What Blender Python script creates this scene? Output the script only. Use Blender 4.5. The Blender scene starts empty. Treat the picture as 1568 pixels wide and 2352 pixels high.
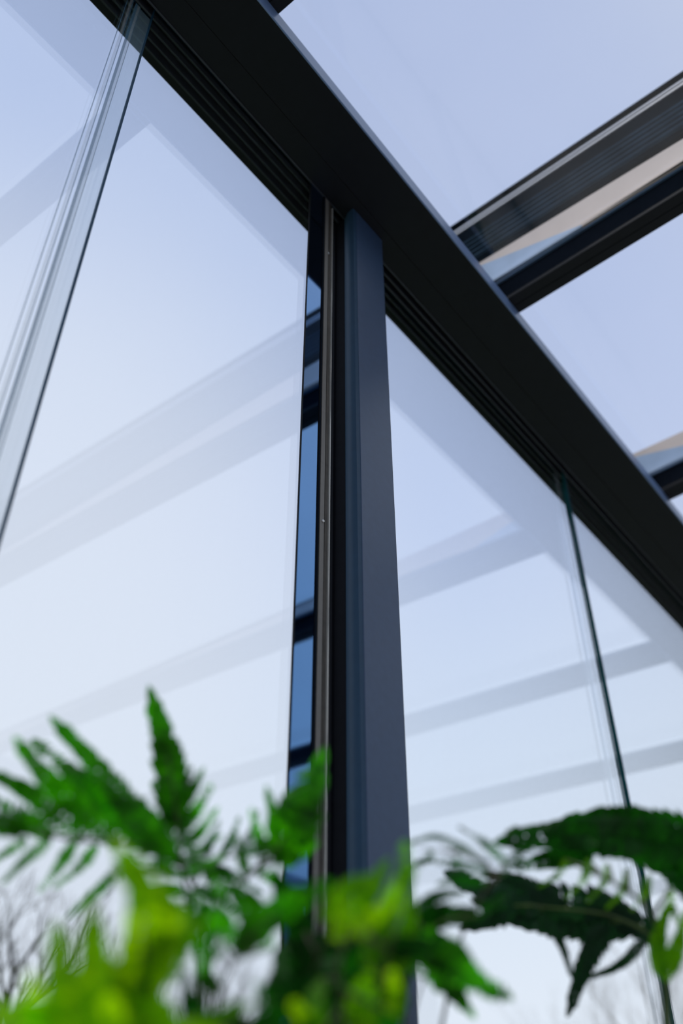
import bpy, math, random
from mathutils import Vector, Matrix
random.seed(7)
C = bpy.context.scene.collection
V = Vector
EYE = V((0, 0, 0.6))                      # eye height of the photographer, crouched among the ferns
TH = math.atan(0.830); HD = math.radians(38.2); FPX = 2185.0
# ---------------------------------------------------------------- camera
FW = V((math.cos(TH)*math.cos(HD), math.cos(TH)*math.sin(HD), math.sin(TH)))
RT = V((math.sin(HD), -math.cos(HD), 0)); UP = RT.cross(FW)
cd = bpy.data.cameras.new('camera'); cam = bpy.data.objects.new('camera', cd); C.objects.link(cam)
cam.matrix_world = Matrix.Translation(EYE) @ Matrix((RT, UP, -FW)).transposed().to_4x4()
cd.sensor_fit = 'HORIZONTAL'; cd.sensor_width = 24.0; cd.lens = 24.0*FPX/1568
cd.clip_start = 0.02; cd.clip_end = 300
cd.dof.use_dof = True; cd.dof.focus_distance = 1.75; cd.dof.aperture_fstop = 1.9
bpy.context.scene.camera = cam
vs = bpy.context.scene.view_settings
vs.view_transform = 'Standard'; vs.look = 'None'; vs.gamma = 1; vs.exposure = 0.0; vs.use_curve_mapping = False
try: bpy.context.scene.cycles.transparent_max_bounces = 32
except Exception: pass
def at(x, y, d):                          # a point seen at (x, y), d metres ahead
    return EYE + (FW + RT*((x-784)/FPX) - UP*((y-1176)/FPX))*d
# ---------------------------------------------------------------- sky
w = bpy.data.worlds.new('sky'); bpy.context.scene.world = w; w.use_nodes = True
n = w.node_tree.nodes; l = w.node_tree.links; n.clear()
def N(t, **k):
    o = n.new(t)
    for a, b in k.items(): setattr(o, a, b)
    return o
out = N('ShaderNodeOutputWorld'); bg = N('ShaderNodeBackground'); tc = N('ShaderNodeTexCoord')
sep = N('ShaderNodeSeparateXYZ'); l.new(tc.outputs['Generated'], sep.inputs[0])
ramp = N('ShaderNodeValToRGB'); l.new(sep.outputs['Z'], ramp.inputs[0])
els = ramp.color_ramp.elements
SKY = [(0.0, (.10, .10, .095)), (0.02, (.55, .60, .66)), (0.2, (.84, .885, .95)), (0.42, (.70, .79, .93)), (0.62, (.56, .655, .89)),
       (0.80, (.49, .585, .83)), (0.92, (.455, .55, .80)), (1.0, (.42, .53, .79))]
els[0].position = SKY[0][0]; els[0].color = SKY[0][1]+(1,); els[1].position = SKY[-1][0]; els[1].color = SKY[-1][1]+(1,)
for p, c in SKY[1:-1]:
    e = els.new(p); e.color = c+(1,)
# bright veil of thin cloud around the hidden sun, to the left of the view
gd = (FW + RT*((-200-784)/FPX) - UP*((1500-1176)/FPX)).normalized()
dot = N('ShaderNodeVectorMath', operation='DOT_PRODUCT'); l.new(tc.outputs['Generated'], dot.inputs[0]); dot.inputs[1].default_value = gd
mr = N('ShaderNodeMapRange'); mr.interpolation_type = 'SMOOTHSTEP'; mr.inputs['From Min'].default_value = 0.84; l.new(dot.outputs['Value'], mr.inputs['Value'])
mr.inputs['To Max'].default_value = 0.75
mix = N('ShaderNodeMix', data_type='RGBA'); l.new(mr.outputs[0], mix.inputs['Factor']); l.new(ramp.outputs[0], mix.inputs[6]); mix.inputs[7].default_value = (.86, .885, .94, 1)
ns = N('ShaderNodeTexNoise'); ns.inputs['Scale'].default_value = 2.2; ns.inputs['Detail'].default_value = 5; l.new(tc.outputs['Generated'], ns.inputs['Vector'])
m2 = N('ShaderNodeMapRange'); m2.inputs['From Min'].default_value = 0.35; m2.inputs['From Max'].default_value = 0.7; m2.inputs['To Max'].default_value = 0.13
l.new(ns.outputs[0], m2.inputs['Value'])
mx3 = N('ShaderNodeMix', data_type='RGBA'); l.new(m2.outputs[0], mx3.inputs['Factor']); l.new(mix.outputs[2], mx3.inputs[6]); mx3.inputs[7].default_value = (.85, .88, .93, 1)
# whiter veil of cloud on the side behind the camera
db = N('ShaderNodeVectorMath', operation='DOT_PRODUCT'); l.new(tc.outputs['Generated'], db.inputs[0]); db.inputs[1].default_value = V((.30, -.80, .52)).normalized()
m4 = N('ShaderNodeMapRange'); m4.interpolation_type = 'SMOOTHSTEP'; m4.inputs['From Min'].default_value = 0.45; m4.inputs['To Max'].default_value = 0.8; l.new(db.outputs['Value'], m4.inputs['Value'])
m5 = N('ShaderNodeMix', data_type='RGBA'); l.new(m4.outputs[0], m5.inputs['Factor']); l.new(mx3.outputs[2], m5.inputs[6]); m5.inputs[7].default_value = (.80, .84, .86, 1)
l.new(m5.outputs[2], bg.inputs[0]); bg.inputs[1].default_value = 1.0; l.new(bg.outputs[0], out.inputs[0])
# ---------------------------------------------------------------- veiled sun
sd = bpy.data.lights.new('sun', 'SUN'); sd.energy = 2.5; sd.angle = math.radians(12); sd.color = (1, .95, .86)
sun = bpy.data.objects.new('sun', sd); C.objects.link(sun)
sun.rotation_euler = V((-0.15, -0.05, 0.98)).to_track_quat('Z', 'Y').to_euler()
# ---------------------------------------------------------------- materials
def mat(name, col, rough=.5, metal=0, var=0, vscale=8, transl=None, tmix=.5, spec=.5, bump=0):
    m = bpy.data.materials.new(name); m.use_nodes = True; t = m.node_tree; nn = t.nodes; ll = t.links
    b = nn['Principled BSDF']; b.inputs['Base Color'].default_value = tuple(col)+(1,)
    b.inputs['Roughness'].default_value = rough; b.inputs['Metallic'].default_value = metal; b.inputs['Specular IOR Level'].default_value = spec
    o = nn['Material Output']
    if var:
        q = nn.new('ShaderNodeTexCoord'); x = nn.new('ShaderNodeTexNoise'); x.inputs['Scale'].default_value = vscale; x.inputs['Detail'].default_value = 3
        ll.new(q.outputs['Object'], x.inputs['Vector'])
        r = nn.new('ShaderNodeMapRange'); r.inputs['From Min'].default_value = .3; r.inputs['From Max'].default_value = .7
        r.inputs['To Min'].default_value = 1-var; r.inputs['To Max'].default_value = 1+var; ll.new(x.outputs[0], r.inputs['Value'])
        v = nn.new('ShaderNodeVectorMath'); v.operation = 'SCALE'; v.inputs[0].default_value = col; ll.new(r.outputs[0], v.inputs['Scale'])
        ll.new(v.outputs[0], b.inputs['Base Color'])
        if bump:
            bp = nn.new('ShaderNodeBump'); bp.inputs['Strength'].default_value = bump; ll.new(x.outputs[0], bp.inputs['Height']); ll.new(bp.outputs[0], b.inputs['Normal'])
    if transl:
        tr = nn.new('ShaderNodeBsdfTranslucent'); tr.inputs[0].default_value = tuple(transl)+(1,)
        if var:
            v2 = nn.new('ShaderNodeVectorMath'); v2.operation = 'SCALE'; v2.inputs[0].default_value = transl; ll.new(r.outputs[0], v2.inputs['Scale']); ll.new(v2.outputs[0], tr.inputs[0])
        mx = nn.new('ShaderNodeMixShader'); mx.inputs[0].default_value = tmix; ll.new(b.outputs[0], mx.inputs[1]); ll.new(tr.outputs[0], mx.inputs[2]); ll.new(mx.outputs[0], o.inputs[0])
    return m
def glass(name, tint, f0=.042, dirt=0.0):
    m = bpy.data.materials.new(name); m.use_nodes = True; t = m.node_tree; nn = t.nodes; ll = t.links; nn.clear()
    o = nn.new('ShaderNodeOutputMaterial'); g = nn.new('ShaderNodeNewGeometry')
    d = nn.new('ShaderNodeVectorMath'); d.operation = 'DOT_PRODUCT'; ll.new(g.outputs['Incoming'], d.inputs[0]); ll.new(g.outputs['Normal'], d.inputs[1])
    def M(op, a, b=None):
        k = nn.new('ShaderNodeMath'); k.operation = op
        for i, s in enumerate((a, b)):
            if s is None: continue
            if isinstance(s, (int, float)): k.inputs[i].default_value = s
            else: ll.new(s, k.inputs[i])
        return k.outputs[0]
    c = M('ABSOLUTE', d.outputs['Value']); p = M('POWER', M('SUBTRACT', 1.0, c), 5.0); F = M('ADD', M('MULTIPLY', p, 1-f0), f0)
    tr = nn.new('ShaderNodeBsdfTransparent'); tr.inputs[0].default_value = tuple(tint)+(1,)
    gl = nn.new('ShaderNodeBsdfGlossy'); gl.inputs['Roughness'].default_value = 0.0; gl.inputs[0].default_value = (1, 1, 1, 1)
    mx = nn.new('ShaderNodeMixShader'); ll.new(F, mx.inputs[0]); ll.new(tr.outputs[0], mx.inputs[1]); ll.new(gl.outputs[0], mx.inputs[2])
    last = mx.outputs[0]
    if dirt:                               # faint film of dust on the pane
        q = nn.new('ShaderNodeTexCoord'); mp = nn.new('ShaderNodeMapping'); mp.inputs['Scale'].default_value = (60, 60, 4); ll.new(q.outputs['Object'], mp.inputs[0])
        x = nn.new('ShaderNodeTexNoise'); x.inputs['Scale'].default_value = 1; x.inputs['Detail'].default_value = 4; ll.new(mp.outputs[0], x.inputs['Vector'])
        df = nn.new('ShaderNodeBsdfDiffuse'); df.inputs[0].default_value = (.75, .78, .8, 1)
        mm = nn.new('ShaderNodeMixShader'); ll.new(M('MULTIPLY', M('MAXIMUM', M('SUBTRACT', x.outputs[0], .42), 0.0), dirt), mm.inputs[0]); ll.new(last, mm.inputs[1]); ll.new(df.outputs[0], mm.inputs[2]); last = mm.outputs[0]
    ll.new(last, o.inputs[0]); return m
ALU = mat('anthracite_aluminium', (.012, .016, .024), .5, 0, .06, 40, spec=0)
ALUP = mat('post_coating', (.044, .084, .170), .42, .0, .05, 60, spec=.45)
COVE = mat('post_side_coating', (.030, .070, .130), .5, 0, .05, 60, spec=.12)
UNDER = mat('beam_coating', (.009, .011, .015), .55, 0, .05, 30, spec=.18)
FIN = mat('track_coating', (.030, .036, .050), .45, 0, .05, 30, spec=.4)
BLACK = mat('black_rubber', (.006, .006, .007), .7, 0, .1, 50, spec=.2)
GREY = mat('brushed_grey_strip', (.20, .19, .18), .45, .2, .05, 80)
STEEL = mat('steel', (.6, .6, .6), .25, 1, .02, 80)
BLACK2 = mat('black_channel', (.008, .009, .013), .6, 0, .1, 50, spec=.04)
MIRROR = mat('sky_tinted_mirror', (.115, .26, .53), .03, 1, .03, 6)  # blue of the reflected sky is put into this mirror tint
BROWN = mat('dusty_seal', (.05, .042, .034), .5, 0, .3, 60)
LITE = mat('pale_aluminium', (.62, .63, .68), .4, .1, .05, 60)
TAN = mat('sand_coloured_board', (.66, .57, .52), .7, 0, .05, 10)
BLUE = mat('blue_grey_board', (.34, .46, .64), .55, 0, .1, 12)
RAILM = mat('dark_ribbed_metal', (.006, .011, .017), .5, .0, .25, 14, spec=0)
RIB = mat('rib_metal', (.030, .055, .085), .5, .0, .2, 14, spec=0)
GL = glass('wall_glass', (.945, .970, .997), .055, .006)
RG = glass('roof_glass', (.98, .985, .995), .042, 0)
EDGE = mat('green_glass_edge', (.004, .040, .055), .5, 0, .2, 20, transl=(.01, .12, .12), tmix=.3, spec=.1)
EDGEB = mat('blue_glass_edge', (.010, .04, .08), .5, 0, .2, 20, transl=(.02, .08, .16), tmix=.3, spec=.1)
def sealmat(name, col, k):
    m = mat(name, col, .3, 0, .05, 40); t = m.node_tree; tr = t.nodes.new('ShaderNodeBsdfTransparent'); mx = t.nodes.new('ShaderNodeMixShader'); mx.inputs[0].default_value = k
    t.links.new(tr.outputs[0], mx.inputs[1]); t.links.new(t.nodes['Principled BSDF'].outputs[0], mx.inputs[2]); t.links.new(mx.outputs[0], t.nodes['Material Output'].inputs[0]); return m
CLEAR = sealmat('clear_plastic_seal', (.70, .76, .82), .16)
CLEARD = sealmat('smoky_plastic_seal', (.12, .26, .40), .42)
FLOOR = mat('stone_floor', (.30, .29, .28), .7, 0, .1, 3)
LAWN = mat('lawn', (.06, .10, .03), .9, 0, .4, 6)
WALL = mat('rendered_wall', (.36, .41, .48), .8, 0, .05, 3)
SOIL = mat('soil', (.03, .02, .013), .95, 0, .4, 30)
ZINC = mat('planter_coating', (.10, .11, .12), .5, 0, .1, 8)
BARK = mat('winter_bark', (.10, .085, .075), .9, 0, .3, 4)
LG = mat('fern_leaf_green', (.018, .10, .004), .5, 0, .7, 26, transl=(.07, .50, .001), tmix=.55, spec=.18)
LD = mat('fern_leaf_dark', (.008, .055, .006), .5, 0, .4, 22, transl=(.012, .20, .002), tmix=.5, spec=.15)
LB = mat('fern_leaf_bluish', (.010, .040, .018), .5, 0, .4, 22, transl=(.010, .075, .012), tmix=.4, spec=.2)
LY = mat('fern_leaf_yellow', (.16, .34, .001), .5, 0, .35, 14, transl=(.52, .93, .001), tmix=.62, spec=.1)
LM = mat('fern_leaf_fresh', (.05, .18, .002), .5, 0, .4, 18, transl=(.24, .66, .001), tmix=.55, spec=.15)
STALK = mat('fern_stalk', (.035, .03, .008), .6, 0, .3, 30)
STALKG = mat('green_stalk', (.06, .11, .012), .5, 0, .3, 30, transl=(.10, .25, .01), tmix=.3)
# ---------------------------------------------------------------- builders
class MB:
    def __init__(s): s.v = []; s.f = []; s.m = []
    def add(s, vv, ff, mi=0):
        k = len(s.v); s.v += [tuple(x) for x in vv]; s.f += [tuple(k+i for i in q) for q in ff]; s.m += [mi]*len(ff)
    def box(s, x0, x1, y0, y1, z0, z1, mi=0, slope=0, yref=.633, mats=None):
        vv = [(x, y, z+slope*(yref-y)) for z in (z0, z1) for y in (y0, y1) for x in (x0, x1)]
        ff = [(0, 2, 3, 1), (4, 5, 7, 6), (0, 1, 5, 4), (2, 6, 7, 3), (0, 4, 6, 2), (1, 3, 7, 5)]     # z-, z+, y-, y+, x-, x+
        k = len(s.v); s.v += vv; s.f += [tuple(k+i for i in q) for q in ff]; s.m += mats or [mi]*6
    def prism(s, poly, axis, a, b, mi=0, slope=0, yref=.633):
        # poly in the plane across the axis: axis x -> (y, z); axis z -> (x, y); axis y -> (x, z)
        def P(p, t):
            if axis == 'x': return (t, p[0], p[1])
            if axis == 'z': return (p[0], p[1], t)
            return (p[0], t, p[1]+slope*(yref-t))
        k = len(poly); vv = [P(p, a) for p in poly]+[P(p, b) for p in poly]
        ff = [tuple(range(k)), tuple(range(2*k-1, k-1, -1))]+[(i, i+k, (i+1) % k+k, (i+1) % k) for i in range(k)]
        s.add(vv, ff, mi)
    def tube(s, pts, rad, sides=6, mi=0):
        rings = []
        for i, p in enumerate(pts):
            t = (pts[min(i+1, len(pts)-1)]-pts[max(i-1, 0)]).normalized()
            a = t.cross(V((0, 0, 1)) if abs(t.z) < .9 else V((1, 0, 0))).normalized(); b = t.cross(a)
            rings.append([p+(a*math.cos(q)+b*math.sin(q))*rad[i] for q in [2*math.pi*j/sides for j in range(sides)]])
        vv = [p for r in rings for p in r]; ff = []
        for i in range(len(pts)-1):
            for j in range(sides): ff.append((i*sides+j, i*sides+(j+1) % sides, (i+1)*sides+(j+1) % sides, (i+1)*sides+j))
        ff.append(tuple(range(sides))); ff.append(tuple((len(pts)-1)*sides+j for j in range(sides)))
        s.add(vv, ff, mi)
    def build(s, name, m, parent=None, smooth=False, bevel=0):
        me = bpy.data.meshes.new(name); me.from_pydata(s.v, [], s.f)
        for q in (m if isinstance(m, (list, tuple)) else [m]): me.materials.append(q)
        me.polygons.foreach_set('material_index', s.m)
        if smooth: me.polygons.foreach_set('use_smooth', [True]*len(s.f))
        me.update()
        o = bpy.data.objects.new(name, me); C.objects.link(o)
        if parent: o.parent = parent
        if s_fix(s): 
            import bmesh
            bm = bmesh.new(); bm.from_mesh(me); bmesh.ops.recalc_face_normals(bm, faces=bm.faces); bm.to_mesh(me); bm.free()
        if bevel:
            b = o.modifiers.new('bevel', 'BEVEL'); b.width = bevel; b.segments = 2; b.limit_method = 'ANGLE'
        return o
def s_fix(s): return len(s.f) < 3000 and not getattr(s, 'leafy', False)
def thing(name, label, cat, loc=(0, 0, 0), group=None):
    o = bpy.data.objects.new(name, None); C.objects.link(o); o.empty_display_size = .1
    o['label'] = label; o['category'] = cat
    if group: o['group'] = group
    return o
def tag(o, label, cat, group=None):
    o['label'] = label; o['category'] = cat
    if group: o['group'] = group
    return o
def struct(name, bm, m):
    o = bm.build(name, m); o['kind'] = 'structure'; return o
Z0 = 0.6                       # all heights below are given above the eye and lifted by this
H = 2.0+Z0
# ---------------------------------------------------------------- setting
b = MB(); b.box(-4, 8.2, -3.6, 1.0, -.12, 0); struct('floor', b, FLOOR)
b = MB(); b.box(-60, 60, 1.0, 90, -.16, -.04); o = struct('lawn', b, LAWN)
b = MB(); b.box(-4, 8.2, -3.85, -3.6, 0, 3.3); struct('wall_back', b, WALL)
# ---------------------------------------------------------------- gutter beam
beam = thing('gutter_beam', 'long dark anthracite beam crossing diagonally overhead above the glass wall', 'beam')
b = MB()
x0, x1 = -4.0, 8.0
b.box(x0, x1, .633, .7455, H, H+.040); b.box(x0, x1, .7465, .802, H+.0008, H+.040); b.box(x0, x1, .745, .747, H+.004, H+.040)
b.build('soffit_panel', UNDER, beam, bevel=.0012)
b = MB(); b.box(x0, x1, .672, .915, H+.0402, H+.135); b.build('gutter_body', UNDER, beam, bevel=.003)
b = MB(); b.box(x0, x1, .629, .633, H-.001, H+.042); b.build('inner_lip', mat('lip_sky_sheen', (.16, .25, .46), .35, .0, .03, 20, spec=.5), beam, bevel=.001)  # sky light on the lip is put into this paler, bluer colour
# sliding track under the beam: five fins, four channels
rail = thing('sliding_track', 'black multi-channel sliding track fixed along the underside of the dark beam', 'track')
b = MB(); b.box(x0, x1, .8025, .877, H+.030, H+.0398); b.build('track_base', BLACK, rail)
for i, y in enumerate((.8025, .8205, .8385, .8565, .8745)):
    b = MB(); b.box(x0, x1, y, y+.0024, H-.001+.002*(i < 4), H+.0298); b.box(x0, x1, y-.0008, y+.0036, H-.003+.002*(i < 4), H-.0011+.002*(i < 4))
    b.build('track_fin', FIN, rail, bevel=.0004)
# ---------------------------------------------------------------- post
post = thing('support_post', 'dark blue grey aluminium post standing upright in the middle of the glass wall', 'post')
b = MB()
prof = [(1.0275, .768), (1.136, .768), (1.1385, .7705), (1.1385, .803), (1.0275, .803)]
b.prism([(1.0335 if x < 1.1 else x, y) for x, y in prof], 'z', 0, H-.0005); b.build('front_profile', ALUP, post, bevel=.0012)
# hollow side moulding: curves back from the front edge into the wall channel
cov = [(1.0222, .7690), (1.0330, .7690), (1.0330, .8030)]
for i in range(9):
    t = i/8; cov.append((1.0222+.0100*(1-math.sin(t*math.pi/2)), .8030-.026*t))
b = MB(); b.prism(cov, 'z', 0, H-.0005); b.build('side_moulding', COVE, post, smooth=False)
b = MB(); b.prism([(1.0320, .8032), (1.0300, .8260), (1.0255, .8270), (1.0255, .904), (1.0268, .904), (1.0335, .8275), (1.0335, .8032)], 'z', 0, H-.0035); b.build('side_channel', BLACK2, post)
b = MB(); b.box(1.0337, 1.136, .8035, .904, 0, H-.0035); b.build('rear_profile', ALU, post)
b = MB(); b.box(1.1386, 1.1405, .7705, .786, 0, H-.001); b.build('edge_seal', BLACK, post)
# ---------------------------------------------------------------- rafters and roof glass
SL = .0524
def rafter(x, label, withcap=True):
    r = thing('roof_rafter', label, 'rafter', group='rafters of the glass roof')
    y0, y1 = -3.58, .671
    zb = H+.040
    b = MB(); b.box(x-.060, x-.002, y0, y1, zb+.012, zb+.086, slope=SL); b.build('web_profile', ALU, r, bevel=.002)
    b = MB(); b.box(x-.060, x-.030, y0, y1, zb, zb+.0118, slope=SL); b.box(x-.0285, x, y0, y1, zb, zb+.0118, slope=SL); b.build('lower_flange', UNDER, r, bevel=.0012)
    b = MB(); b.box(x-.068, x-.0605, y0, y1, zb+.074, zb+.080, slope=SL); b.build('glazing_lip', LITE2, r, bevel=.001)
    b = MB(); b.box(x-.0585, x+.004, y0, y1, zb+.0815+.005, zb+.0885, slope=SL); b.build('glazing_gasket', BLACK, r)
    return r
LITE2 = mat('blue_edge_aluminium', (.10, .17, .28), .35, .2, .03, 20)
rx = [-1.385, -.40, .590, 1.570, 2.556, 3.540, 4.525, 5.51, 6.5]
rl = {0: 'dark roof rafter overhead left, outside the picture, the last one on that side', 1: 'dark roof rafter overhead left, outside the picture, mirrored in the far left pane',
      2: 'dark roof rafter at the very top edge of the picture beside the beam', 3: 'wide dark roof rafter meeting the beam right of the post, under the ribbed rail',
      4: 'farther dark roof rafter at the right edge, meeting the beam low down', 5: 'dark roof rafter beyond the right edge, mirrored beside the green glass edge',
      6: 'dark roof rafter beyond the right edge, mirrored low in the far right pane', 7: 'dark roof rafter beyond the right edge, mirrored just above the broad dark fern', 8: 'dark roof rafter beyond the right edge, the last one on that side'}
for i, x in enumerate(rx):
    rafter(x, rl[i])
for i in range(len(rx)-1):
    b = MB(); zb = H+.040+.0887
    b.box(rx[i]-.055, rx[i+1]-.080, -3.58, .70, zb, zb+.008, slope=SL)
    o = b.build('roof_glass_panel', RG)
    lab = ['clear roof glass pane overhead left, outermost and outside the picture', 'clear roof glass pane overhead left, just outside the top edge', 'clear roof glass pane above the post, from top edge to wide rafter',
           'clear roof glass pane between the two rafters on the right', 'clear roof glass pane beyond the farther rafter, its corner at the right edge', 'clear roof glass pane outside the right edge, third from the wide rafter',
           'clear roof glass pane outside the right edge, fourth from the wide rafter', 'clear roof glass pane outside the right edge, farthest from the post'][i]
    tag(o, lab, 'roof glass', 'glass panes of the roof')
# boards and blind rail standing above the rafters
zt = H+.2355
def fin(x, yb0, z_in, y_in, label, y_end=-3.5):
    f = thing('upstand_board', label, 'board', group='boards standing along the rafters')
    zb = H+.040+.0823
    s2 = .03
    # lower blue grey panel, its top edge falls towards the house
    ztop_out = H+.2200; slope_in = (ztop_out-z_in)/(yb0-y_in)
    yend = yb0-(ztop_out-(zb+.018))/slope_in
    b = MB(); zl = zb+SL*(.633-yend)
    b.prism([(yb0+.04, zb), (yb0+.04, ztop_out+.001), (yb0, ztop_out), (yend, ztop_out-slope_in*(yb0-yend)), (yend, zl-.002)], 'x', x, x+.014); b.build('blue_panel', BLUE, f)
    b = MB(); b.prism([(yb0+.04, ztop_out+.0015), (yb0+.04, zt), (y_end, zt+.005), (y_end, zb+SL*(.633-y_end)), (yend-.0005, zb+SL*(.633-yend)), (yend-.0005, ztop_out-slope_in*(yb0-yend)), (yb0, ztop_out+.0012)], 'x', x+.001, x+.013); b.build('sand_panel', TAN, f)
fin(1.496, .69, H+.141, .3925, 'sand and blue grey board standing on edge above the wide rafter')
fin(2.488, .693, H+.177, .5225, 'sand coloured board standing above the farther rafter at right edge')
br = thing('blind_rail', 'dark ribbed rail with two pale strips above the sand coloured board', 'rail')
b = MB(); s = .042; b.box(1.500, 1.55, -3.5, .85, zt+.002, H+.472, slope=s, yref=.77); b.build('rail_body', RAILM, br)
for z, h, m, nm in ((H+.4375, .008, LITE, 'pale_strip'), (H+.4225, .0065, LITE, 'pale_strip')):
    b = MB(); b.box(1.4965, 1.4998, -3.5, .85, z, z+h, slope=s, yref=.77); b.build(nm, m, br)
for k in range(5):
    z = H+.262+k*.021
    b = MB(); b.prism([(1.4998, z), (1.4998, z+.011), (1.4900, z+.009), (1.4900, z+.003)], 'y', -3.5, .85, slope=s*.75, yref=.77); b.build('rib', RIB, br)
b = MB(); b.box(1.4925, 1.4998, -3.5, .85, H+.462, H+.472, slope=s, yref=.77); b.build('top_flange', RAILM, br)
# ---------------------------------------------------------------- sliding glass panels
ZT = H+.024
def pane(x0, x1, y, label, edge=EDGE, th=.008):
    p = thing('sliding_glass_panel', label, 'glass panel', group='frameless sliding panels of the glass wall')
    b = MB(); b.box(x0+.001, x1-.001, y, y+th, .03, ZT-.001, mats=[1, 1, 0, 0, 1, 1]); b.build('pane', [GL, edge], p)
    b = MB(); b.box(x0, x1, y-.001, y+th+.001, 0.0, .029); b.build('bottom_rail', ALU, p)
    return p
pL = pane(-.80, .4300, .829, 'clear glass panel at far left, behind the overlapping edge seal', EDGEB)
pA = pane(.4195, .985, .8095, 'large clear glass panel between the left seal and the post', EDGEB)
pC = pane(1.15, 2.215, .8475, 'clear glass panel right of the post, up to the green glass edge')
pD = pane(2.1780, 3.35, .8255, 'clear glass panel at far right with a dark green edge', EDGE, .009)
pE = pane(-2.0, -.72, .8475, 'clear glass panel left outside the picture')
pF = pane(3.26, 4.6, .8475, 'clear glass panel right outside the picture')
# left overlap: brush seals on panel L
def strip(par, name, x0, x1, y0, y1, m, top=ZT-.03, bot=.03):
    b = MB(); b.box(x0, x1, y0, y1, bot, top); return b.build(name, m, par)
yl = .8248
for a, c, m, nm in ((.4437, .4452, CLEARD, 'seal_line'), (.4520, .4570, CLEAR, 'clear_seal'), (.4585, .4600, CLEARD, 'seal_line'), (.4675, .4730, CLEARD, 'smoky_seal'), (.4740, .4795, CLEAR, 'clear_seal'), (.4800, .4808, CLEARD, 'seal_line')):
    strip(pL, nm, a*yl, c*yl, yl-.001, yl+.001, m, H-.006)
b = MB(); b.box(.4675*yl, .5195*yl, yl+.0012, yl+.0024, .03, H-.006); b.build('cover_film', sealmat('clear_film', (.50, .72, .88), .12), pL)
# right overlap
CLEAR2 = sealmat('pale_clear_seal', (.62, .68, .76), .07)
yr = .8445
for a, c, m, nm in ((2.545, 2.575, CLEAR2, 'clear_seal'),):
    strip(pC, nm, a*yr, c*yr-.001, yr-.001, yr+.001, m, H-.004)
strip(pD, 'seal_line', 2.637*.829, 2.641*.829, .8262, .8275, CLEARD, H-.004)
# edge profile of panel A next to the post
strip(pA, 'edge_profile', .9535, .9855, .8035, .8088, BLACK, H-.004)
strip(pA, 'grey_strip', .9595, .9705, .8015, .8034, GREY, H-.004)
strip(pA, 'dusty_seal', .9720, .9790, .8015, .8034, BROWN, H-.004)
strip(pA, 'bright_seal', .9815, .9840, .7995, .8034, mat('bright_clear_edge', (.55, .55, .53), .12, .3, .05, 60), H-.02)
b = MB(); b.box(.9085, .9530, .8042, .8088, .03, H-.004, mats=[1, 1, 0, 1, 1, 1]); b.build('added_mirror_strip', [MIRROR, BLACK], pA)  # added mirror strip, strengthens the blue sky reflection in the glass here
strip(pA, 'dark_lip', .9540, .9575, .8020, .8034, ALU, H-.004)
for (px, py) in ((754, 582), (741, 1197)):
    ry = FW + RT*((px-784)/FPX) - UP*((py-1176)/FPX); q = EYE+ry*(.8012/ry.y)
    b = MB(); b.tube([q+V((0, .0003, 0)), q+V((0, -.0010, 0)), q+V((0, -.0022, 0))], [.0032, .0032, .0020], 14); b.tube([q+V((0, -.0022, 0)), q+V((0, -.0024, 0))], [.0010, .0008], 6)
    b.build('screw', STEEL, pA, smooth=False)
# ---------------------------------------------------------------- ferns
def spline(P, n):
    P = [P[0]*2-P[1]]+list(P)+[P[-1]*2-P[-2]]; r = []
    m = len(P)-3
    for i in range(n+1):
        t = i/n*m; k = min(int(t), m-1); u = t-k; a, b_, c, d = P[k:k+4]
        r.append(.5*((2*b_)+(c-a)*u+(2*a-5*b_+4*c-d)*u*u+(3*b_-a-3*c+d)*u**3))
    return r
def leaflet(b, base, d, nrm, ln, wd, bend=0):
    s = d.cross(nrm).normalized(); up = nrm
    c = [base, base+d*ln*.30+up*wd*.10, base+d*ln*.68+up*(wd*.12-bend*ln*.15), base+d*ln-up*bend*ln*.4]
    vv = [c[0], c[1]-s*wd*.5, c[1], c[1]+s*wd*.5, c[2]-s*wd*.36, c[2], c[2]+s*wd*.36, c[3]]
    b.add(vv, [(0, 1, 2), (0, 2, 3), (1, 4, 5, 2), (2, 5, 6, 3), (4, 7, 5), (5, 7, 6)])
FK = 1.22
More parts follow.
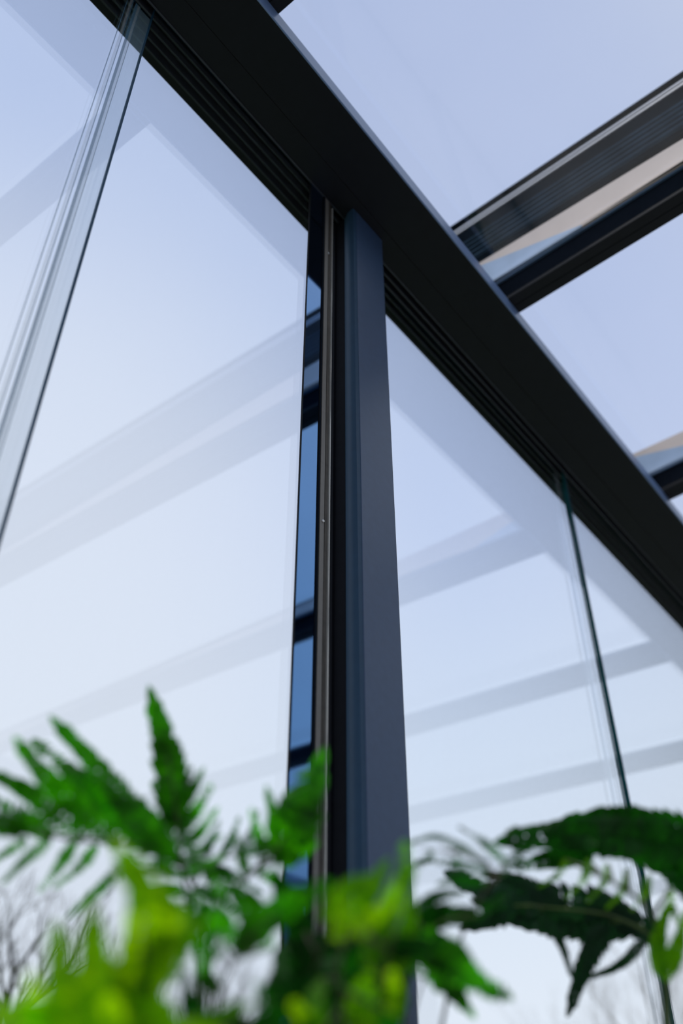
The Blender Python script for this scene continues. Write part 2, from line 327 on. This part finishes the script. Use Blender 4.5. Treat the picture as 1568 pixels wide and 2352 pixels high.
#FERNS_BEGIN
def lace(plant, stalk, pins, m, d, fill=1.1, seed=1, stem=STALK, sr=.0022, jit=.25, label=None, dz=.03):
    """one frond: a stalk and its pinnae. Pinna = (list of (px, py), half width in pixels[, fill]); d = distance ahead in metres"""
    rnd = random.Random(seed); d = d*FK
    R = spline([at(x, y, d+dz*math.sin(i*1.3)) for i, (x, y) in enumerate(stalk)], 30)
    b = MB(); b.leafy = True
    for pin in pins:
        path, hw = pin[0], pin[1]; fl = pin[2] if len(pin) > 2 else fill
        o = rnd.uniform(-1, 1)*dz
        P = [at(x, y, d+o+dz*1.4*j*rnd.uniform(-.6, 1)*.5) for j, (x, y) in enumerate(path)]
        ln = sum((P[i+1]-P[i]).length for i in range(len(P)-1)); hwm = hw*d/FPX
        k = max(6, int(ln/(hwm*.36))); Q = spline(P, k)
        base = Q[0]; near = min(R, key=lambda q: (q-base).length)
        tw = V((rnd.uniform(-1, 1), rnd.uniform(-1, 1), rnd.uniform(-1, 1)))*jit
        sp = ln/k
        for j in range(k):
            s_ = (j+.3)/k; T = (Q[j+1]-Q[j]).normalized(); n_ = ((EYE-Q[j]).normalized()+tw).normalized(); n_ = (n_-T*n_.dot(T)).normalized(); S = T.cross(n_)
            wl = hwm*min(1, .55+s_*2.2)*(1-s_)**.62*1.12
            f2 = fl*(.62+.65*s_)*rnd.uniform(.85, 1.1)
            for q in (1, -1):
                dd = (S*q*.80+T*.60+n_*rnd.uniform(-.25, .25)).normalized()
                nn_ = (n_+V((rnd.uniform(-1, 1), rnd.uniform(-1, 1), rnd.uniform(-1, 1)))*.35).normalized(); nn_ = (nn_-dd*nn_.dot(dd)).normalized()
                leaflet(b, Q[j], dd, nn_, max(wl*rnd.uniform(.92, 1.1), sp), sp*f2*1.25, rnd.uniform(0, .4))
            a = S*hwm*.13*(1-s_); a2 = S*hwm*.13*(1-min(1, s_+1/k))
            b.add([Q[j]-a, Q[j]+a, Q[j+1]+a2, Q[j+1]-a2], [(0, 1, 2, 3)])
        T = (Q[-1]-Q[-2]).normalized(); n_ = (EYE-Q[-1]).normalized(); n_ = (n_-T*n_.dot(T)).normalized()
        leaflet(b, Q[-2], T, n_, sp*2.6, sp*1.1)
    o = b.build('frond', m, plant)
    if label: o['label'] = label
    R = [V((R[0].x, R[0].y, .381))]+R[1:]
    s = MB(); s.tube(R, [sr*(1-.7*i/30) for i in range(31)], 6)
    for pin in pins:
        q = at(*pin[0][0], d); near = min(R, key=lambda z: (z-q).length)
        if .002 < (near-q).length < .2: s.tube([near, near.lerp(q, .5), q], [sr*.5, sr*.45, sr*.35], 5)
    s.build('stalk', stem, o, smooth=True)
    return o
fL = thing('fern_plant', 'dark green lacy fern whose fronds rise left of the post', 'fern')
lace(fL, [(440, 2560), (470, 2200), (430, 2010), (330, 1945), (160, 1925), (-60, 1890)],
     [([(400, 1985), (320, 1880), (225, 1765), (133, 1665)], 54, 1.25), ([(345, 1955), (255, 1850), (165, 1775), (82, 1705)], 52, 1.4), ([(270, 1940), (185, 1855), (110, 1790), (44, 1708)], 50, 1.4),
      ([(195, 1930), (115, 1855), (55, 1815), (-8, 1780)], 46, 1.25), ([(120, 1925), (50, 1880), (-10, 1845), (-70, 1830)], 42, 1.2), ([(50, 1915), (-10, 1885), (-80, 1870)], 38),
      ([(115, 1930), (62, 1972), (12, 2022)], 25, .9), ([(170, 1935), (140, 1985), (92, 2045)], 25, .9), ([(222, 1940), (185, 1990), (127, 2037)], 24, .9), ([(310, 1960), (240, 2032), (163, 2100)], 28, .9), ([(60, 1925), (20, 1955), (-30, 1990)], 24, .9)],
     LG, .645, seed=3, label='long arching frond reaching to the left edge', fill=1.0)
lace(fL, [(470, 2600), (450, 2200), (420, 2010), (405, 1860), (385, 1740)],
     [([(404, 1890), (388, 1745), (350, 1605)], 66, 1.5), ([(405, 1880), (435, 1825), (462, 1775)], 27), ([(408, 1915), (448, 1865), (484, 1805)], 27), ([(412, 1950), (455, 1915), (495, 1862)], 25, 1), ([(418, 1985), (460, 1955), (502, 1922)], 24, .9), ([(424, 2010), (470, 1990), (510, 1965)], 22, .9), ([(402, 1860), (425, 1810), (440, 1765)], 24),
      ([(405, 1905), (375, 1850), (350, 1800)], 24), ([(410, 1945), (365, 1890), (325, 1840)], 24), ([(414, 1985), (360, 1930), (300, 1880)], 24), ([(424, 2020), (370, 1990), (320, 1975)], 20, .9), ([(430, 2050), (375, 2040), (330, 2040)], 20, .9)],
     LG, .655, seed=5, label='upright pointed frond')
lace(fL, [(500, 2600), (480, 2250), (500, 2080), (570, 2010), (650, 1930), (690, 1850)],
     [([(640, 1975), (683, 1875), (732, 1755)], 88, 1.6), ([(640, 1955), (630, 1885), (614, 1818)], 28, 1.2), ([(605, 1985), (595, 1925), (578, 1862)], 24), ([(565, 2010), (555, 1965), (540, 1915)], 22), ([(650, 1940), (690, 1915), (722, 1880)], 28, 1.2),
      ([(625, 1975), (670, 1970), (708, 1965)], 26, 1.2), ([(590, 2000), (630, 2020), (670, 2040)], 26, 1.1), ([(540, 2040), (590, 2080), (640, 2110)], 26, 1.1), ([(520, 2060), (480, 2010), (455, 1970)], 24, .9)],
     LG, .64, seed=8, label='frond leaning across the foot of the glass strip')
lace(fL, [(450, 2600), (455, 2250), (440, 2080), (470, 1990), (560, 1960)],
     [([(450, 2010), (400, 1960), (330, 1920)], 22, .8), ([(455, 2000), (430, 1930), (390, 1870)], 22, .8), ([(465, 1990), (480, 1940), (500, 1890)], 20, .8), ([(500, 1980), (530, 1930), (548, 1880)], 20, .8), ([(445, 2060), (380, 2040), (310, 2060)], 20, .8),
      ([(445, 2080), (400, 2080), (350, 2110)], 18, .8), ([(540, 1965), (575, 1920), (590, 1870)], 20, .8), ([(560, 1960), (610, 1940), (650, 1900)], 22, .9), ([(470, 1990), (530, 2010), (600, 2050)], 24, .9), ([(450, 2040), (500, 2060), (560, 2110)], 24, .9), ([(440, 2010), (360, 2000), (290, 2000)], 20, .8)],
     LD, .68, seed=19, label='small dark lacy frond in the middle of the plant')
fC = thing('fern_plant', 'dense mixed green fern in front of the post at the bottom', 'fern')
lace(fC, [(560, 2700), (520, 2450), (500, 2300), (560, 2180), (640, 2090)],
     [([(540, 2190), (600, 2120), (680, 2070), (750, 2030)], 55, 1.5), ([(500, 2140), (470, 2090), (440, 2050)], 40, 1.3), ([(540, 2170), (510, 2110), (500, 2060)], 40, 1.3), ([(500, 2280), (470, 2240), (455, 2170)], 34, 1.4), ([(500, 2200), (440, 2120), (400, 2080)], 45, 1.4), ([(620, 2180), (560, 2080), (520, 2030)], 40, 1.3)], LG, .52, seed=21, fill=1.4)
lace(fC, [(700, 2800), (690, 2480), (700, 2300), (740, 2180), (800, 2090)],
     [([(720, 2420), (750, 2270), (800, 2160), (850, 2080)], 100, 1.6), ([(660, 2420), (680, 2250), (690, 2090)], 95, 1.6), ([(860, 2420), (880, 2290), (940, 2160)], 90, 1.6), ([(640, 2220), (700, 2180), (780, 2170)], 70, 1.6), ([(780, 2250), (880, 2190), (990, 2170)], 60, 1.6), ([(700, 2140), (660, 2080), (640, 2020)], 55, 1.5)], LD, .56, seed=22)
lace(fC, [(820, 2800), (840, 2480), (860, 2300), (900, 2150), (925, 2000)],
     [([(840, 2220), (890, 2100), (932, 2010), (928, 1940)], 46, 1.5), ([(800, 2120), (850, 2050), (885, 1985)], 40, 1.5), ([(740, 2110), (800, 2040), (870, 2010)], 34, 1.4), ([(900, 2240), (930, 2160), (945, 2080)], 50, 1.5), ([(840, 2400), (830, 2300), (850, 2240)], 60, 1.5), ([(720, 2420), (715, 2330), (735, 2260)], 55, 1.5)], LM, .50, seed=23)
lace(fC, [(800, 2800), (790, 2480), (780, 2250), (790, 2130)],
     [([(770, 2160), (790, 2110), (770, 2070)], 34, 1.5), ([(820, 2150), (850, 2110), (885, 2085)], 34, 1.5), ([(740, 2380), (700, 2340), (670, 2300)], 40, 1.5), ([(900, 2330), (905, 2280), (900, 2230)], 34, 1.5)], LY, .47, seed=24, label='yellow green young frond')
lace(fC, [(600, 2800), (590, 2480), (560, 2350), (520, 2280)],
     [([(620, 2420), (560, 2370), (500, 2345)], 55, 1.5), ([(600, 2380), (610, 2320), (590, 2265)], 40, 1.5), ([(640, 2300), (640, 2250), (650, 2180)], 50, 1.5), ([(460, 2400), (440, 2310), (425, 2240)], 42, 1.5)], LD, .50, seed=26)
fY = thing('fern_plant', 'bright yellow green fern close by at the lower left corner', 'fern')
lace(fY, [(330, 2750), (320, 2450), (330, 2250), (320, 2080)],
     [([(310, 2420), (320, 2230), (335, 2080), (285, 1970)], 88, 1.7), ([(340, 2200), (380, 2110), (375, 2040)], 60, 1.6), ([(330, 2280), (390, 2150), (420, 2100)], 60, 1.6)], LY, .42, seed=11, label='broad glowing frond')
lace(fY, [(400, 2750), (390, 2450), (360, 2300)], [([(420, 2460), (330, 2370), (330, 2250)], 70, 1.7), ([(350, 2460), (440, 2370), (560, 2310)], 48, 1.6), ([(380, 2260), (430, 2150), (470, 2120)], 40, 1.5), ([(250, 2450), (290, 2330), (290, 2200)], 60, 1.6)], LM, .44, seed=12)
lace(fY, [(200, 2750), (190, 2480), (205, 2300)], [([(215, 2430), (216, 2270), (212, 2105)], 78, 1.8), ([(170, 2440), (150, 2290), (130, 2140)], 76, 1.8), ([(250, 2440), (270, 2370), (250, 2290)], 60, 1.7), ([(110, 2440), (90, 2360), (72, 2250)], 70, 1.8), ([(60, 2480), (30, 2400), (5, 2310)], 60, 1.7), ([(200, 2480), (180, 2380), (170, 2300)], 80, 1.7)], LY, .40, seed=13)
lace(fY, [(120, 2750), (110, 2500), (60, 2380)], [([(300, 2440), (180, 2380), (60, 2350), (-40, 2300)], 60, 1.7), ([(420, 2440), (300, 2350), (180, 2320)], 60, 1.7), ([(180, 2480), (230, 2330), (235, 2210)], 40, 1.6), ([(560, 2440), (450, 2380), (350, 2360)], 50, 1.6)], LY, .42, seed=15)
lace(fY, [(260, 2750), (262, 2500), (270, 2400)], [([(270, 2460), (280, 2340), (262, 2230)], 66, 1.8), ([(330, 2440), (250, 2330), (255, 2260)], 50, 1.8), ([(20, 2460), (90, 2370), (120, 2280)], 60, 1.8), ([(340, 2460), (360, 2340), (310, 2260)], 70, 1.8), ([(-20, 2420), (30, 2340), (100, 2320)], 50, 1.7)], LY, .43, seed=16)
fM = thing('fern_plant', 'loose lacy fern right of the post with drooping leaf tips', 'fern')
lace(fM, [(980, 2800), (1000, 2450), (1060, 2150), (1130, 2010), (1060, 1960), (960, 1950)],
     [([(1160, 1980), (1110, 1935), (1055, 1900)], 17), ([(1120, 1985), (1055, 1945), (1000, 1922), (945, 1935)], 17), ([(1130, 2000), (1040, 1985), (975, 1975), (938, 2005)], 18), ([(1050, 1965), (1048, 1995), (1030, 2020)], 14), ([(990, 1950), (985, 1975), (965, 1990)], 12), ([(1150, 2010), (1180, 1970), (1215, 1950)], 20), ([(1120, 2030), (1060, 2020), (1010, 2030)], 22)],
     LD, .65, seed=41, fill=.85, label='curled lacy tip beside the post')
lace(fM, [(900, 2800), (920, 2450), (940, 2250), (1000, 2130), (1100, 2100)],
     [([(930, 2130), (1010, 2105), (1090, 2100), (1160, 2060)], 42, 1.4), ([(940, 2200), (960, 2160), (1010, 2150)], 40, 1.4), ([(950, 2100), (1000, 2060), (1060, 2050)], 24, 1.3)], LD, .62, seed=42, stem=STALKG)
lace(fM, [(900, 2800), (930, 2450), (960, 2280), (1010, 2200)],
     [([(960, 2180), (1030, 2205), (1095, 2255), (1165, 2288)], 56, 1.6), ([(980, 2200), (1030, 2260), (1075, 2318)], 50, 1.6), ([(1000, 2170), (1050, 2180), (1085, 2215)], 34, 1.5), ([(950, 2240), (960, 2190), (985, 2140)], 40, 1.5)], LG, .58, seed=43, label='toothed leaf tip pointing right')
fR = thing('fern_plant', 'dark broad-leaved fern arching in from the right edge', 'fern')
lace(fR, [(1640, 2800), (1640, 2400), (1640, 2050), (1590, 1965), (1480, 1930)],
     [([(1660, 1960), (1450, 1925), (1290, 1920), (1160, 1932)], 74, 1.7), ([(1660, 1925), (1500, 1895), (1390, 1880), (1290, 1895)], 56, 1.7), ([(1660, 2030), (1560, 1995), (1450, 1965)], 60, 1.7), ([(1660, 1985), (1540, 1955), (1420, 1950)], 70, 1.7), ([(1360, 1960), (1260, 1975), (1185, 1990)], 36, 1.5), ([(1640, 2080), (1590, 2050), (1530, 2010)], 45, 1.6)], LD, .76, seed=31, label='broad dark frond')
lace(fR, [(1560, 2800), (1535, 2400), (1517, 2160), (1470, 2070), (1380, 2010)],
     [([(1350, 1975), (1340, 2020), (1300, 2062)], 15, .8), ([(1395, 1985), (1385, 2030), (1350, 2070)], 15, .8), ([(1440, 1995), (1430, 2045), (1395, 2085)], 15, .8), ([(1490, 2010), (1480, 2055), (1450, 2090)], 15, .8), ([(1540, 2040), (1545, 2090), (1560, 2130)], 17, .9), ([(1300, 1975), (1280, 2010), (1240, 2035)], 14, .8),
      ([(1517, 2240), (1512, 2165), (1530, 2085)], 34, 1.4), ([(1522, 2250), (1555, 2180), (1572, 2100)], 30, 1.3)], LM, .72, seed=32, stem=STALKG, sr=.0045, label='pale fresh frond on a green stalk')
lace(fR, [(1560, 2800), (1538, 2450), (1520, 2200), (1420, 2110), (1220, 2080)],
     [([(1510, 2150), (1380, 2085), (1240, 2060), (1130, 2050), (1040, 2012)], 58, 1.6), ([(1470, 2120), (1350, 2120), (1220, 2112), (1110, 2075)], 62, 1.6), ([(1400, 2120), (1350, 2200), (1308, 2318)], 42, 1.5), ([(1240, 2100), (1285, 2160), (1312, 2240)], 20, 1.3), ([(1490, 2150), (1425, 2215), (1355, 2245)], 20, 1.3), ([(1300, 2080), (1200, 2030), (1120, 2010)], 34, 1.4), ([(1180, 2080), (1130, 2110), (1070, 2130)], 40, 1.5)],
     LB, .80, seed=33, stem=STALKG, sr=.003, label='bluish green drooping frond')
#FERNS_END
# planters that hold the ferns, below the view
def planter(x, y, wx, wy, label):
    p = thing('planter', label, 'planter'); b = MB()
    b.box(x-wx, x+wx, y-wy, y-wy+.02, 0, .37); b.box(x-wx, x+wx, y+wy-.02, y+wy, 0, .37); b.box(x-wx, x-wx+.02, y-wy+.0205, y+wy-.0205, 0, .37); b.box(x+wx-.02, x+wx, y-wy+.0205, y+wy-.0205, 0, .37); b.box(x-wx+.021, x+wx-.021, y-wy+.021, y+wy-.021, 0, .05)
    b.build('trough', ZINC, p, bevel=.003)
    b = MB(); b.box(x-wx+.021, x+wx-.021, y-wy+.021, y+wy-.021, .0515, .38); b.build('soil', SOIL, p)
planter(.80, .55, .50, .22, 'grey planter below the picture holding the ferns')
# ---------------------------------------------------------------- bare trees beyond the glass
def tree(px, py, dist, height, label, spread=.5, depth=5, seed=1, thick=.10, fork=.45, n0=5):
    rnd = random.Random(seed); ry = FW+RT*((px-784)/FPX)-UP*((py-1176)/FPX); hx = math.hypot(ry.x, ry.y)
    x, y = ry.x/hx*dist, ry.y/hx*dist
    t = thing('bare_tree', label, 'tree'); base = V((x, y, -.04)); top = base+V((rnd.uniform(-.1, .1), rnd.uniform(-.1, .1), height*fork))
    b = MB(); b.tube(spline([base, base.lerp(top, .5)+V((.04, .03, 0)), top], 6), [thick*(1-.35*i/6) for i in range(7)], 8); b.build('trunk', BARK, t, smooth=True)
    br = MB(); br.leafy = True
    def grow(p, d, ln, r, lev):
        pts = [p]; q = p; dd = d
        for k in range(4):
            dd = (dd+V((rnd.uniform(-1, 1), rnd.uniform(-1, 1), rnd.uniform(-.5, 1)))*.13).normalized(); q = q+dd*ln/4; pts.append(q)
        br.tube(pts, [r, r*.86, r*.74, r*.64, r*.52], 5 if lev > 2 else 3)
        if lev <= 0: return
        for k in range(3 if lev > 1 else 4):
            i = rnd.choice((2, 3, 4)) if k else 4
            nd = (dd+V((rnd.uniform(-1, 1), rnd.uniform(-1, 1), rnd.uniform(-.35, 1)))*spread*1.2).normalized()
            grow(pts[i], nd, ln*rnd.uniform(.58, .8), r*.5, lev-1)
    for k in range(n0):
        a = 2*math.pi*k/n0+rnd.uniform(-.3, .3); el = rnd.uniform(.5, 1.4)
        grow(top-V((0, 0, rnd.uniform(0, .15)*height*.3)), V((math.cos(a)*spread, math.sin(a)*spread, el)).normalized(), height*(1-fork)*.42, thick*.5, depth)
    br.build('branches', BARK, t)
tree(12, 2352, 12.0, 4.5, 'bare tree with forked dark branches at the lower left edge', .75, 4, 3, .10, .62, 6)
tree(370, 2352, 20, 5.7, 'bare tree with a dense round twiggy crown, lower left', .55, 5, 5, .10, .35, 8)
tree(190, 2352, 31, 7.4, 'bare twiggy tree between the two other trees at lower left', .5, 4, 8, .09, .4, 7)
tree(1430, 2352, 34, 8.8, 'faint bare tree low down left of the green glass edge', .5, 5, 11, .07, .4, 6)
tree(1600, 2352, 22, 6.8, 'faint bare tree at the lower right corner', .5, 5, 13, .08, .4, 7)
